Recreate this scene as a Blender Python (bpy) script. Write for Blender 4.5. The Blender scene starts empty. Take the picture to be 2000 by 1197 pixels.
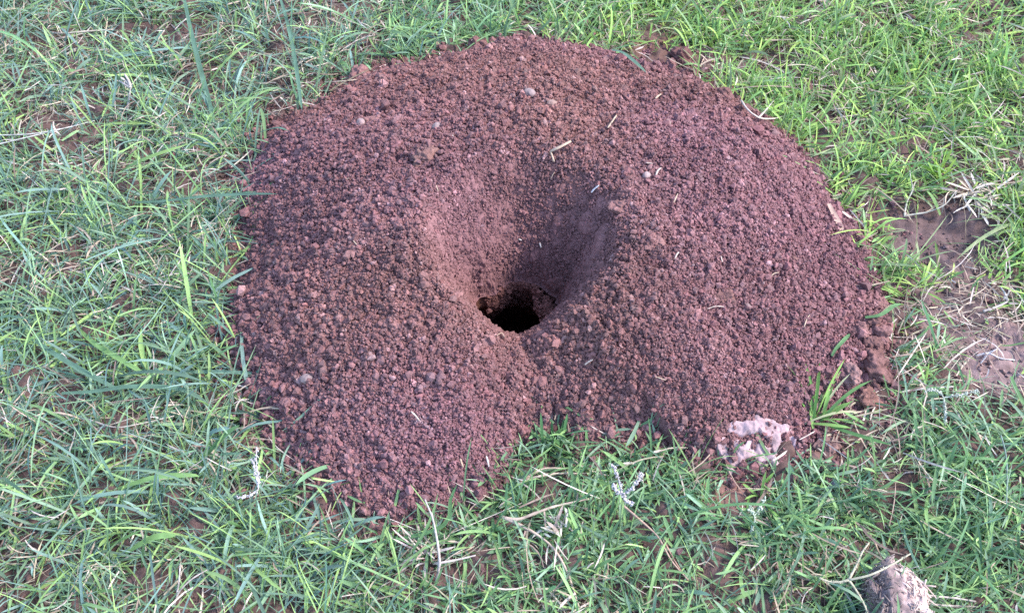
import bpy, math, random
import numpy as np

# ------------------------------------------------------------------ camera, world, sun, exposure
sc = bpy.context.scene
col = sc.collection
PITCH = math.radians(50.0)
DIST = 0.75
HFOV = math.radians(50.0)
CAM = np.array([0.0, -DIST*math.cos(PITCH), DIST*math.sin(PITCH)])
cd = bpy.data.cameras.new("camera")
cd.angle = HFOV
cd.clip_start = 0.01
cd.clip_end = 500
cam = bpy.data.objects.new("camera", cd)
cam.location = CAM
cam.rotation_euler = (math.pi/2 - PITCH, 0, 0)
col.objects.link(cam)
sc.camera = cam

SUN_EL, SUN_AZ = math.radians(46.0), math.radians(2.0)    # azimuth measured from +X towards +Y
w = bpy.data.worlds.new("World")
sc.world = w
w.use_nodes = True
nt = w.node_tree
sky = nt.nodes.new('ShaderNodeTexSky')
sky.sky_type = 'NISHITA'
sky.sun_disc = False
sky.sun_elevation = SUN_EL
sky.sun_rotation = math.pi/2 - SUN_AZ
nt.links.new(sky.outputs[0], nt.nodes['Background'].inputs[0])
nt.nodes['Background'].inputs[1].default_value = 0.15

sd = bpy.data.lights.new("sun", 'SUN')
sd.energy = 1.5
sd.angle = math.radians(10.0)
sd.color = (1.0, 0.90, 0.78)
sun = bpy.data.objects.new("sun", sd)
dv = np.array([math.cos(SUN_EL)*math.cos(SUN_AZ), math.cos(SUN_EL)*math.sin(SUN_AZ), math.sin(SUN_EL)])
from mathutils import Vector
sun.rotation_euler = Vector(dv).to_track_quat('Z', 'Y').to_euler()
col.objects.link(sun)

sc.view_settings.view_transform = 'Standard'
sc.view_settings.look = 'None'
sc.view_settings.gamma = 1
sc.view_settings.use_curve_mapping = False
sc.view_settings.exposure = 2.05
sc.cycles.use_denoising = False
sc.cycles.max_bounces = 6
sc.cycles.diffuse_bounces = 4

# ------------------------------------------------------------------ helpers
rng = np.random.default_rng(7)
random.seed(7)
F = 1000.0/math.tan(HFOV/2)
fw = np.array([0, math.cos(PITCH), -math.sin(PITCH)])
upv = np.array([0, math.sin(PITCH), math.cos(PITCH)])
rt = np.array([1.0, 0, 0])

def project(x, y, z=0.0):
    dx, dy, dz = x-CAM[0], y-CAM[1], z-CAM[2]
    d = dy*fw[1]+dz*fw[2]
    u = dy*upv[1]+dz*upv[2]
    return 1000+F*dx/d, 598.5-F*u/d

def smooth(a, b, x):
    t = np.clip((x-a)/(b-a), 0, 1)
    return t*t*(3-2*t)

def _h(ix, iy, s):
    n = (ix*374761393 + iy*668265263 + s*982451653) & 0x7fffffff
    n = ((n ^ (n >> 13))*1274126177) & 0x7fffffff
    n = (n ^ (n >> 16)) & 0xffff
    return n/65535.0

def vnoise(x, y, scale, seed=0):
    """smooth value noise in -1..1; scale = feature size in metres"""
    x = np.asarray(x, float)/scale + 1000.5
    y = np.asarray(y, float)/scale + 1000.5
    ix, iy = np.floor(x).astype(np.int64), np.floor(y).astype(np.int64)
    fx, fy = x-ix, y-iy
    fx = fx*fx*(3-2*fx); fy = fy*fy*(3-2*fy)
    a = _h(ix, iy, seed)*(1-fx)+_h(ix+1, iy, seed)*fx
    b = _h(ix, iy+1, seed)*(1-fx)+_h(ix+1, iy+1, seed)*fx
    return (a*(1-fy)+b*fy)*2-1

def grains(x, y, cell, seed, keep=1.0, flat=0.8):
    """height of rounded grains lying side by side on a jittered lattice"""
    gx, gy = np.asarray(x)/cell+500, np.asarray(y)/cell+500
    ix, iy = np.floor(gx).astype(np.int64), np.floor(gy).astype(np.int64)
    out = np.zeros_like(gx)
    for ox in (-1, 0, 1):
        for oy in (-1, 0, 1):
            cx, cy = ix+ox, iy+oy
            px = cx+_h(cx, cy, seed); py = cy+_h(cx, cy, seed+1)
            r = 0.35+0.4*_h(cx, cy, seed+2)
            r = np.where(_h(cx, cy, seed+3) < keep, r, 0.0)
            d2 = (gx-px)**2+(gy-py)**2
            out = np.maximum(out, np.sqrt(np.maximum(r*r-d2, 0)))
    return out*cell*flat

def mesh_np(name, verts, faces, colors=None, smooth_shade=True):
    """faces: list of (n, k) int arrays; colors: per-vertex rgb"""
    me = bpy.data.meshes.new(name)
    verts = np.ascontiguousarray(verts, np.float32)
    me.vertices.add(len(verts))
    me.vertices.foreach_set('co', verts.ravel())
    loops = np.concatenate([f.ravel() for f in faces]).astype(np.int32)
    tot = np.concatenate([np.full(len(f), f.shape[1], np.int32) for f in faces])
    start = np.concatenate([[0], np.cumsum(tot)[:-1]]).astype(np.int32)
    me.loops.add(len(loops))
    me.loops.foreach_set('vertex_index', loops)
    me.polygons.add(len(tot))
    me.polygons.foreach_set('loop_start', start)
    me.polygons.foreach_set('loop_total', tot)
    me.polygons.foreach_set('use_smooth', np.full(len(tot), smooth_shade, bool))
    me.update(calc_edges=True)
    if colors is not None:
        c = np.ones((len(verts), 4), np.float32); c[:, :3] = colors
        at = me.color_attributes.new('Col', 'FLOAT_COLOR', 'POINT')
        at.data.foreach_set('color', c.ravel())
    return me

def obj(name, me, mat, parent=None, loc=None):
    o = bpy.data.objects.new(name, me)
    col.objects.link(o)
    me.materials.clear(); me.materials.append(mat)
    if parent is not None:
        o.parent = parent
    if loc is not None:
        o.location = loc
    return o

def empty(name, loc):
    o = bpy.data.objects.new(name, None)
    o.empty_display_size = 0.01
    o.location = loc
    col.objects.link(o)
    return o

def tag(o, label=None, cat=None, group=None, kind=None):
    if label: o['label'] = label
    if cat: o['category'] = cat
    if group: o['group'] = group
    if kind: o['kind'] = kind
    return o

# ------------------------------------------------------------------ materials
def material(name, rough=0.9, spec=0.1, bump=0.0, bump_scale=900.0, vary=0.0, vary_scale=300.0,
             transl=0.0, base=None, fleck=None):
    m = bpy.data.materials.new(name)
    m.use_nodes = True
    t = m.node_tree; N = t.nodes; L = t.links
    p = N['Principled BSDF']; out = N['Material Output']
    p.inputs['Roughness'].default_value = rough
    p.inputs['Specular IOR Level'].default_value = spec
    if base is None:
        a = N.new('ShaderNodeVertexColor'); a.layer_name = 'Col'; c = a.outputs[0]
    else:
        a = N.new('ShaderNodeRGB'); a.outputs[0].default_value = (*base, 1); c = a.outputs[0]
    tc = N.new('ShaderNodeTexCoord')
    if vary:
        n = N.new('ShaderNodeTexNoise'); n.inputs['Scale'].default_value = vary_scale
        n.inputs['Detail'].default_value = 4
        L.new(tc.outputs['Object'], n.inputs['Vector'])
        mr = N.new('ShaderNodeMapRange')
        mr.inputs[1].default_value = 0.3; mr.inputs[2].default_value = 0.7
        mr.inputs[3].default_value = 1-vary; mr.inputs[4].default_value = 1+vary
        L.new(n.outputs[0], mr.inputs[0])
        mx = N.new('ShaderNodeVectorMath'); mx.operation = 'SCALE'
        L.new(c, mx.inputs[0]); L.new(mr.outputs[0], mx.inputs['Scale'])
        c = mx.outputs[0]
    if fleck:
        n2 = N.new('ShaderNodeTexNoise'); n2.inputs['Scale'].default_value = fleck[1]
        n2.inputs['Detail'].default_value = 2
        L.new(tc.outputs['Object'], n2.inputs['Vector'])
        mr2 = N.new('ShaderNodeMapRange')
        mr2.inputs[1].default_value = fleck[2]; mr2.inputs[2].default_value = fleck[2]+0.06
        L.new(n2.outputs[0], mr2.inputs[0])
        mm = N.new('ShaderNodeMix'); mm.data_type = 'RGBA'
        L.new(mr2.outputs[0], mm.inputs[0]); L.new(c, mm.inputs[6]); mm.inputs[7].default_value = (*fleck[0], 1)
        c = mm.outputs[2]
    L.new(c, p.inputs['Base Color'])
    if bump:
        n = N.new('ShaderNodeTexNoise'); n.inputs['Scale'].default_value = bump_scale
        n.inputs['Detail'].default_value = 5; n.inputs['Roughness'].default_value = 0.65
        L.new(tc.outputs['Object'], n.inputs['Vector'])
        b = N.new('ShaderNodeBump'); b.inputs['Strength'].default_value = bump
        b.inputs['Distance'].default_value = 0.001
        L.new(n.outputs[0], b.inputs['Height'])
        L.new(b.outputs[0], p.inputs['Normal'])
    if transl:
        tr = N.new('ShaderNodeBsdfTranslucent')
        L.new(c, tr.inputs[0])
        ms = N.new('ShaderNodeMixShader'); ms.inputs[0].default_value = transl
        L.new(p.outputs[0], ms.inputs[1]); L.new(tr.outputs[0], ms.inputs[2])
        L.new(ms.outputs[0], out.inputs[0])
    return m

M_SOIL = material('loose_soil', 1.0, 0.08, bump=0.8, bump_scale=1100, vary=0.22, vary_scale=450)
M_CRUMB = material('soil_crumb', 1.0, 0.08, bump=0.7, bump_scale=1600, vary=0.25, vary_scale=600)
M_GROUND = material('lawn_soil', 0.95, 0.15, bump=0.7, bump_scale=700, vary=0.3, vary_scale=160)
M_GRASS = material('grass_leaf', 0.6, 0.3, transl=0.36, vary=0.12, vary_scale=90)
M_DRY = material('dry_straw', 0.7, 0.3, transl=0.15, vary=0.25, vary_scale=250)
M_PEBBLE = material('pebble_stone', 0.8, 0.3, bump=0.3, bump_scale=700, vary=0.15, vary_scale=300)
M_CLOD = material('clod_soil', 1.0, 0.08, bump=1.0, bump_scale=700, vary=0.25, vary_scale=300)
M_CRUST = material('pale_crust_soil', 1.0, 0.1, bump=0.6, bump_scale=500, vary=0.25, vary_scale=220)

# ------------------------------------------------------------------ terrain
CX, CY = 0.003, 0.000          # axis of the burrow
OUTLINE = [(905,104),(960,90),(1010,80),(1080,88),(1180,105),(1250,125),(1320,145),(1400,180),(1460,215),(1520,255),
 (1570,300),(1600,350),(1620,400),(1660,430),(1690,480),(1705,530),(1722,580),(1732,630),(1735,690),(1725,740),
 (1690,775),(1650,800),(1600,840),(1560,880),(1520,912),(1440,930),(1370,930),(1340,900),(1300,868),(1230,868),
 (1160,882),(1125,875),(1090,845),(1040,850),(1005,880),(990,920),(975,955),(945,980),(880,1000),(820,1010),(760,1015),
 (700,1000),(650,975),(600,945),(560,905),(530,870),(510,830),(498,790),(480,760),(470,720),(445,690),(438,640),
 (447,600),(468,575),(476,520),(488,480),(470,440),(466,400),(478,360),(490,320),(512,270),(560,235),(610,215),
 (660,190),(700,155),(770,132),(840,126)]

def unproj0(px, py, z=0.0):
    d = fw + rt*((px-1000)/F) + upv*((598.5-py)/F)
    k = (z-CAM[2])/d[2]
    return CAM+d*k
_pts = np.array([unproj0(*p)[:2] for p in OUTLINE])
_ang = np.arctan2(_pts[:, 1]-CY, _pts[:, 0]-CX)
_rad = np.hypot(_pts[:, 1]-CY, _pts[:, 0]-CX)
_o = np.argsort(_ang)
_A = np.linspace(-math.pi, math.pi, 1441)
_R = np.interp(_A, _ang[_o], _rad[_o], period=2*math.pi)
_k = np.hanning(121); _k /= _k.sum()
_RS = np.convolve(np.concatenate([_R[:-1][-120:], _R, _R[1:][:120]]), _k, 'same')[120:-120]
def Rphi(phi):
    return np.interp(phi, _A, _R)

_KP = np.radians([-180, -135, -110, -90, -70, -45, 0, 45, 90, 135, 180])
_RC = [.059, .056, .055, .055, .056, .060, .071, .080, .076, .065, .059]
_HC = [.074, .064, .047, .030, .042, .060, .076, .078, .074, .076, .074]
def _per(vals, phi):
    # smooth periodic interpolation
    t = np.linspace(-math.pi, math.pi, 721)
    v = np.interp(t, _KP, vals)
    k = np.hanning(61); k /= k.sum()
    v = np.convolve(np.concatenate([v[:-1][-60:], v, v[1:][:60]]), k, 'same')[60:-60]
    return np.interp(phi, t, v)
RT, ZT = 0.0285, -0.004

_DEP = unproj0(1845, 462)            # hollow in the lawn right of the mound
def throat(phi):
    n1 = vnoise(np.cos(phi), np.sin(phi), .45, 15); n2 = vnoise(np.cos(phi), np.sin(phi), .16, 16)
    return RT*(1+0.10*np.sin(2*phi+1.0)+.14*n1+.06*n2)

def ground_z(x, y):
    dep = np.exp(-((np.asarray(x)-_DEP[0])/.040)**2-((np.asarray(y)-_DEP[1])/.030)**2)
    return 0.004*vnoise(x, y, .16, 3)+0.0025*vnoise(x, y, .05, 4)+0.001*vnoise(x, y, .015, 5)-.011*dep*(1+.5*vnoise(x, y, .02, 6))

def mound_z(x, y):
    dx, dy = x-CX, y-CY
    phi = np.arctan2(dy, dx); r = np.hypot(dx, dy)
    R, rc, hc = Rphi(phi), _per(_RC, phi), _per(_HC, phi)
    wi = smooth(0, .05, R-r)
    R_ = R*(1-wi)+np.interp(phi, _A, _RS)*wi
    u = np.maximum(R_-r, -0.02)
    L = 0.75*(R-rc)
    zo = hc*(1-np.exp(-u/L))/(1-np.exp(-(R-rc)/L))
    rth = throat(phi)
    q = np.maximum((r-rth)/(rc-rth), 0)
    zi = ZT+(hc-ZT)*q**0.68
    zi = np.where(r > rc*1.6, 1.0, zi)
    k = 0.005
    z = -k*np.logaddexp(-zo/k, -zi/k)
    edge = smooth(0, .03, R-r)*smooth(.02, .05, r)
    z = z + edge*(0.0035*vnoise(x, y, .06, 11)+0.002*vnoise(x, y, .026, 12)+0.0010*vnoise(x, y, .012, 13))
    # slumped runnels radiating down the flanks
    z = z + edge*smooth(.0, .04, r-rc)*0.0008*vnoise(phi*0.12, r*0.25, .011, 14)
    # groove running from the lip of the hole down the front, between the two lobes
    z = z-.0045*np.exp(-((phi+1.50+.12*np.sin(r*60))/.15)**2)*smooth(.045, .06, r)*smooth(0, .03, R-r)
    return z

def inside(x, y, grow=0.0):
    dx, dy = x-CX, y-CY
    return np.hypot(dx, dy) < Rphi(np.arctan2(dy, dx))+grow

def terrain(x, y):
    x = np.asarray(x, float); y = np.asarray(y, float)
    g = ground_z(x, y)
    m = mound_z(x, y)
    r = np.hypot(x-CX, y-CY)
    return np.where(inside(x, y), np.where(r < .07, m, np.maximum(m, g)), g)

_S = np.linspace(0.45, 1.6, 2301)
def hit(px, py, h=0.0):
    """point of the place seen at photo pixel px, py, h metres above the soil"""
    d = fw + rt*((px-1000)/F) + upv*((598.5-py)/F)
    P = CAM[None]+d[None]*_S[:, None]
    f = P[:, 2]-terrain(P[:, 0], P[:, 1])-h
    i = int(np.argmax(f < 0))
    if i == 0:
        return P[-1]
    a = f[i-1]/(f[i-1]-f[i])
    return P[i-1]*(1-a)+P[i]*a

# ------------------------------------------------------------------ ground
def soil_patch_colour(x, y):
    px, py = project(x, y)
    c = np.empty(x.shape+(3,))
    c[:] = (0.105, 0.066, 0.062)
    n = vnoise(x, y, .07, 21)*.5+vnoise(x, y, .025, 22)*.5
    c *= (1+0.3*n)[..., None]
    for (qx, qy, rx, ry, cc) in BARE_COL:
        e = ((px-qx)/rx)**2+((py-qy)/ry)**2+0.5*vnoise(x, y, .02, 23)
        k = (1-smooth(.5, 1.2, e))[..., None]
        c = c*(1-k)+np.array(cc)*k*(1+0.12*vnoise(x, y, .008, 25))[..., None]
    return c
BARE_COL = [(1965, 690, 130, 75, (.235, .16, .16)), (1840, 470, 120, 70, (.125, .084, .084)), (1440, 970, 90, 40, (.20, .11, .095)),
            (1290, 100, 80, 40, (.14, .08, .066)), (1590, 885, 70, 40, (.17, .10, .088)), (1900, 580, 120, 70, (.16, .108, .106)), (1840, 640, 90, 50, (.18, .12, .118))]
n = 860
gx, gy = np.meshgrid(np.linspace(-.95, .95, n), np.linspace(-.75, 1.0, n), indexing='ij')
X, Y = gx.ravel(), gy.ravel()
Z = ground_z(X, Y)+0.6*grains(X, Y, .009, 31, .3)+0.5*grains(X, Y, .016, 35, .15)+.0008*vnoise(X, Y, .006, 32)+.0006*vnoise(X, Y, .0028, 33)-.0005*np.exp(-(vnoise(X, Y, .03, 34)/.06)**2)
Z -= 0.006*inside(X, Y, -.012)
idx = np.arange(n*n).reshape(n, n)
q = np.stack([idx[:-1, :-1], idx[1:, :-1], idx[1:, 1:], idx[:-1, 1:]], -1).reshape(-1, 4)
fx, fy = X[q].mean(1), Y[q].mean(1)
q = q[np.hypot(fx-CX, fy-CY) > .055]          # the burrow goes down through the ground
V = np.stack([X, Y, Z], 1)
C = soil_patch_colour(X, Y)
# far sheet out to the horizon, joined to the rim of the near grid
rim = np.concatenate([idx[:, 0], idx[-1, 1:], idx[-2::-1, -1], idx[0, -2:0:-1]])
rp = V[rim]; far = rp.copy()
far[:, :2] = rp[:, :2]*90; far[:, 2] = -0.01
mid = rp.copy(); mid[:, :2] = rp[:, :2]*1.3
k0 = len(V)
V = np.concatenate([V, mid, far]); C = np.concatenate([C, C[rim], C[rim]])
m_ = len(rim); a = np.arange(m_); b = (a+1) % m_
ring1 = np.stack([rim[b], rim[a], k0+a, k0+b], 1)
ring2 = np.stack([k0+b, k0+a, k0+m_+a, k0+m_+b], 1)
obj('ground', mesh_np('ground', V, [q, ring1, ring2], C), M_GROUND)['kind'] = 'structure'

# ------------------------------------------------------------------ the mound
def soil_colour(x, y, seed=41):
    nn = 0.6*vnoise(x, y, .05, seed)+0.4*vnoise(x, y, .015, seed+1)
    c = np.empty(np.shape(x)+(3,)); c[:] = (0.214, 0.112, 0.116)
    c *= (1+0.20*nn)[..., None]
    c[..., 2] *= 1+0.10*vnoise(x, y, .08, seed+5)
    return c
CRUST = [(1440, 880, 16, 16), (1500, 905, 20, 12), (1540, 868, 14, 18), (1411, 874, 17, 26), (1432, 908, 20, 22), (1448, 842, 26, 14), (1487, 830, 28, 20), (1470, 880, 20, 20),
         (1478, 908, 18, 20), (1517, 856, 22, 28), (1498, 882, 32, 16), (1502, 846, 26, 18), (1470, 838, 26, 16), (1530, 845, 14, 14)]
def crust_mask(x, y, z):
    px, py = project(x, y, z)
    m = np.full(np.shape(x), 9.0)
    for (qx, qy, rx, ry) in CRUST:
        m = np.minimum(m, ((px-qx)/rx)**2+((py-qy)/ry)**2)
    m = m + .8*vnoise(x, y, .003, 51)+.4*vnoise(x, y, .009, 52)
    return 1-smooth(.6, 1.1, m)

def micro(x, y):
    """clods and hollows a few millimetres across, shared by the heap and the crumbs lying on it"""
    return (0.85*grains(x, y, .0034, 61, .65)+0.65*grains(x, y, .0060, 65, .3)+0.45*grains(x, y, .011, 69, .07)
            +.0011*vnoise(x, y, .0032, 58)+.0007*vnoise(x, y, .009, 59))

mound = tag(empty('dirt_mound', (CX, CY, 0)), 'reddish brown mound of crumbly dug soil with a burrow hole in its middle', 'dirt mound')
NP, NR = 1600, 420
phi = np.linspace(-math.pi, math.pi, NP, endpoint=False)
tt = np.linspace(0, 1, NR)**1.05
PH, TT = np.meshgrid(phi, tt, indexing='ij')
RO = (Rphi(PH)+.004)
rth = throat(PH)
RR = rth*.93+(RO-rth*.93)*TT
X = CX+RR*np.cos(PH); Y = CY+RR*np.sin(PH)
Z = mound_z(X, Y)
infun = smooth(0.9, 1.05, RR/_per(_RC, PH))
rough = (0.30+0.70*infun)
Z = Z+infun*(0.6*grains(X, Y, .0022, 60, .8)+.0006*vnoise(X, Y, .0016, 57)+micro(X, Y))-.0010
A2, B2 = PH*.036, RR*.6-Z
DF = (1-infun)*(.6*grains(A2, B2, .0022, 60, .7)+.6*grains(A2, B2, .0036, 61, .5)+.5*grains(A2, B2, .006, 65, .2)+.0005*vnoise(A2, B2, .0016, 57)+.0006*vnoise(A2, B2, .012, 58))
RR = RR-.8*DF; X = CX+RR*np.cos(PH); Y = CY+RR*np.sin(PH); Z = Z+.5*DF
Z = np.where(TT > .995, -.012, Z)
idx = np.arange(NP*NR).reshape(NP, NR)
i2 = np.roll(idx, -1, 0)
q = np.stack([idx[:, :-1], idx[:, 1:], i2[:, 1:], i2[:, :-1]], -1).reshape(-1, 4)
V = np.stack([X-CX, Y-CY, Z], -1).reshape(-1, 3)
heap = obj('soil_heap', mesh_np('soil_heap', V, [q], soil_colour(X, Y).reshape(-1, 3)), M_SOIL, mound)
# burrow shaft: goes on down from the throat, bending back
ns = 60
PH2, S2 = np.meshgrid(np.linspace(-math.pi, math.pi, 240, endpoint=False), np.linspace(0, 1, ns), indexing='ij')
rth2 = throat(PH2)*.95
r2 = rth2*(1+.12*np.sin(S2*2.5))+(.0016*vnoise(PH2*.02, S2*.12, .006, 71)+.0022*vnoise(PH2*.02, S2*.12, .016, 72))*smooth(0, .08, S2)
X2 = r2*np.cos(PH2)-.004*S2; Y2 = r2*np.sin(PH2)+.060*np.maximum(S2-.06, 0)**1.15
Z2 = ZT-.002-.12*S2+.0012*grains(PH2*.02, S2*.12, .004, 75)
V2 = np.stack([X2, Y2, Z2], -1).reshape(-1, 3)
idx = np.arange(240*ns).reshape(240, ns); i2 = np.roll(idx, -1, 0)
q2 = np.stack([idx[:, :-1], i2[:, :-1], i2[:, 1:], idx[:, 1:]], -1).reshape(-1, 4)
cap = len(V2)
V2 = np.concatenate([V2, V2[idx[:, -1]].mean(0, keepdims=True)])
q3 = np.stack([idx[:, -1], i2[:, -1], np.full(240, cap)], -1)
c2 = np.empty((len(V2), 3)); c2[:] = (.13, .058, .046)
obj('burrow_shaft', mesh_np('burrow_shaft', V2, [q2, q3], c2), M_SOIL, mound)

# crumb templates
def ico(sub):
    import bmesh
    bm = bmesh.new(); bmesh.ops.create_icosphere(bm, subdivisions=sub, radius=1)
    bm.verts.ensure_lookup_table()
    v = np.array([x.co[:] for x in bm.verts]); f = np.array([[k.index for k in p.verts] for p in bm.faces])
    bm.free(); return v, f
ICO1, ICO2, ICO4 = ico(1), ico(2), ico(5)
def lumpy(v, amp, freq, seed, octs=2):
    """unit-sphere verts pushed in and out with 3-d noise built from planar slices"""
    d = 0
    for k in range(octs):
        f = freq*2**k
        d = d+(vnoise(v[:, 0]+v[:, 2]*.7, v[:, 1]-v[:, 2]*.6, 1/f, seed+k)+vnoise(v[:, 2]+v[:, 1]*.4, v[:, 0]*.8-v[:, 1]*.3, 1/f, seed+9+k))*.5/2**k
    return v*(1+amp*d)[:, None]
def rand_rot(n):
    qq = rng.normal(size=(n, 4)); qq /= np.linalg.norm(qq, axis=1)[:, None]
    w_, x_, y_, z_ = qq.T
    return np.stack([1-2*(y_*y_+z_*z_), 2*(x_*y_-z_*w_), 2*(x_*z_+y_*w_), 2*(x_*y_+z_*w_), 1-2*(x_*x_+z_*z_), 2*(y_*z_-x_*w_),
                     2*(x_*z_-y_*w_), 2*(y_*z_+x_*w_), 1-2*(x_*x_+y_*y_)], -1).reshape(n, 3, 3)
def crumb_shape(nb, seed):
    """one crumb: a few lumps of earth stuck together"""
    g = np.random.default_rng(seed); VV, FF = [], []
    for b in range(nb):
        v = lumpy(ICO1[0], 1.1, 1.4, seed*13+b*5)*g.uniform(.45, .72)*np.array([1, g.uniform(.7, 1.1), g.uniform(.6, 1)])
        VV.append(v+g.normal(0, .36, 3)*(b > 0)); FF.append(ICO1[1]+12*b)
    return np.concatenate(VV), np.concatenate(FF)
def scatter(P, rad, cols, tmpl):
    tv, tf = tmpl
    VV, FF, CC = [], [], []; off = 0
    NV = 16
    kind = rng.integers(0, NV, len(P))
    for k in range(NV):
        s = np.where(kind == k)[0]
        if not len(s): continue
        if tmpl is ICO2:
            v, tf = crumb_shape(3+k % 2, 40+k); v = v*1.12
        else:
            v = lumpy(tv, 1.3, 1.5, 100+k*7)*np.array([1, .8+.25*rng.random(), .65+.3*rng.random()])
        R = rand_rot(len(s))
        vv = np.einsum('nij,vj->nvi', R, v)*rad[s][:, None, None]+P[s][:, None, :]
        VV.append(vv.reshape(-1, 3))
        FF.append((tf[None]+(np.arange(len(s))*len(v))[:, None, None]+off).reshape(-1, 3))
        CC.append(np.repeat(cols[s], len(v), 0)); off += len(s)*len(v)
    return np.concatenate(VV), np.concatenate(FF), np.concatenate(CC)

NC = 150000
rr = rng.random((NC*3, 2))
xs = -.27+.60*rr[:, 0]; ys = -.20+.52*rr[:, 1]
dx, dy = xs-CX, ys-CY
ph = np.arctan2(dy, dx); r = np.hypot(dx, dy); R = Rphi(ph); rc = _per(_RC, ph)
edge = R-r
pr = np.where(edge > 0, 1.0, np.exp(edge/.010)*.6)
fun = 1-smooth(.85, 1.08, r/rc)
smooth_wall = np.clip(fun*(0.75+0.5*vnoise(xs, ys, .03, 81)), 0, 1)
pr *= (1-.35*smooth_wall)
pr[r < RT*1.1] = 0
keep = np.where(rng.random(len(xs)) < pr)[0][:NC]
xs, ys, edge, fun, r = xs[keep], ys[keep], edge[keep], fun[keep], r[keep]
rad = np.exp(rng.normal(math.log(.00094), .40, len(xs)))
rad = np.where(rng.random(len(xs)) < .012, rad*1.8, rad)
coarse = np.exp(-np.maximum(edge, 0)/.016)*.5+.2*vnoise(xs, ys, .035, 83)
rad = np.clip(rad*(1+coarse)*(1-.45*fun), .0004, .0048)
zs = terrain(xs, ys)+rad*.25+rng.random(len(xs))*.0009+micro(xs, ys)*(1-fun)*(edge > 0)-.0006
cm = crust_mask(xs, ys, zs)
k = (cm < .5) | (rng.random(len(cm)) < .2)
xs, ys, zs, rad = xs[k], ys[k], zs[k], rad[k]
cc = soil_colour(xs, ys)*np.exp(rng.normal(0, .11, len(xs)))[:, None]
cc[:, 0] *= 1+rng.normal(0, .05, len(xs))
pale = rng.random(len(xs)) < .03
cc[pale] = cc[pale]*1.5+np.array([.02, .03, .03])
P = np.stack([xs-CX, ys-CY, zs], 1)
# crumbs stuck together in clumps
npar = 7000
pi_ = rng.choice(len(P), npar)
kk = rng.integers(4, 10, npar); pi_ = np.repeat(pi_, kk); sp = np.repeat(rng.uniform(.0009, .0022, npar), kk)
off_ = rng.normal(0, 1, (len(pi_), 2))*sp[:, None]
cx_, cy_ = P[pi_, 0]+off_[:, 0], P[pi_, 1]+off_[:, 1]
cz_ = terrain(cx_+CX, cy_+CY)+micro(cx_+CX, cy_+CY)*smooth(.05, .07, np.hypot(cx_, cy_))+np.maximum(0, sp*1.1-.35*np.hypot(off_[:, 0], off_[:, 1]))+.0003
okk = (np.hypot(cx_, cy_) > RT*1.15) & (crust_mask(cx_+CX, cy_+CY, cz_) < .5)
P = np.concatenate([P, np.stack([cx_, cy_, cz_], 1)[okk]]); rad = np.concatenate([rad, np.exp(rng.normal(math.log(.0008), .3, okk.sum()))])
cc = np.concatenate([cc, cc[pi_][okk]*np.exp(rng.normal(.03, .08, okk.sum()))[:, None]])
# crumbs on the steep funnel wall
nf = 19000
fp = rng.uniform(-math.pi, math.pi, nf); ft = rng.random(nf)
frh = throat(fp); fr = frh+(_per(_RC, fp)-frh)*ft
fk = rng.random(nf) < .75+.6*vnoise(fp*.04, ft*.07, .018, 84)
fp, fr = fp[fk], fr[fk]
fx_, fy_ = fr*np.cos(fp), fr*np.sin(fp)
P = np.concatenate([P, np.stack([fx_, fy_, mound_z(fx_+CX, fy_+CY)+.0004], 1)]); rad = np.concatenate([rad, np.exp(rng.normal(math.log(.00075), .38, len(fp)))])
cc = np.concatenate([cc, soil_colour(fx_+CX, fy_+CY)*np.exp(rng.normal(0, .1, len(fp)))[:, None]])
# crumbs clinging to the upper shaft, thickest on its right side
nsh = 5000
pz = rng.uniform(-2.2, 2.6, nsh); sz = rng.beta(1.0, 2.6, nsh)*.45
ip = ((pz+math.pi)/(2*math.pi)*240).astype(int) % 240; iz = (sz*(ns-1)).astype(int)
ps_ = np.stack([X2[ip, iz], Y2[ip, iz], Z2[ip, iz]], 1)
led = .016*np.exp(-((pz-.35)/.6)**2)*np.exp(-((sz-.05)/.07)**2)*rng.random(nsh)**.5
ps_[:, :2] *= (1-(led+.0008)/np.hypot(ps_[:, 0], ps_[:, 1]))[:, None]
P = np.concatenate([P, ps_]); rad = np.concatenate([rad, np.exp(rng.normal(math.log(.00095), .4, nsh))])
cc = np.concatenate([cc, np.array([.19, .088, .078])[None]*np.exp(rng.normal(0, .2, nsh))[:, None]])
big = rad > .0007
a1 = scatter(P[big], rad[big], cc[big], ICO2)
a2 = scatter(P[~big], rad[~big], cc[~big], ICO1)
V = np.concatenate([a1[0], a2[0]]); Fc = np.concatenate([a1[1], a2[1]+len(a1[0])]); Cc = np.concatenate([a1[2], a2[2]])
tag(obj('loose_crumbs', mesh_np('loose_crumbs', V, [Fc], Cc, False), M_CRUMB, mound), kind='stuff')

# pale crust lumps caked on the mound's foot: one sheet of lumps with thickness
pc = np.array([hit(p[0], p[1]) for p in CRUST])
x0, x1, y0, y1 = pc[:, 0].min()-.02, pc[:, 0].max()+.02, pc[:, 1].min()-.02, pc[:, 1].max()+.02
gx, gy = np.meshgrid(np.linspace(x0, x1, 150), np.linspace(y0, y1, 110), indexing='ij')
gz = terrain(gx, gy)
cm = crust_mask(gx, gy, gz)
gz = gz-.003+cm*(.0060+.0018*vnoise(gx, gy, .009, 91)+.0016*vnoise(gx, gy, .004, 92)+.0009*vnoise(gx, gy, .0018, 93))+.0012*grains(gx, gy, .005, 94, .8)
idx = np.arange(150*110).reshape(150, 110)
q = np.stack([idx[:-1, :-1], idx[1:, :-1], idx[1:, 1:], idx[:-1, 1:]], -1).reshape(-1, 4)
q = q[cm.ravel()[q].max(1) > .02]
used, inv = np.unique(q, return_inverse=True)
cv = np.empty((len(used), 3)); cv[:] = (.37, .262, .285)
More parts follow.
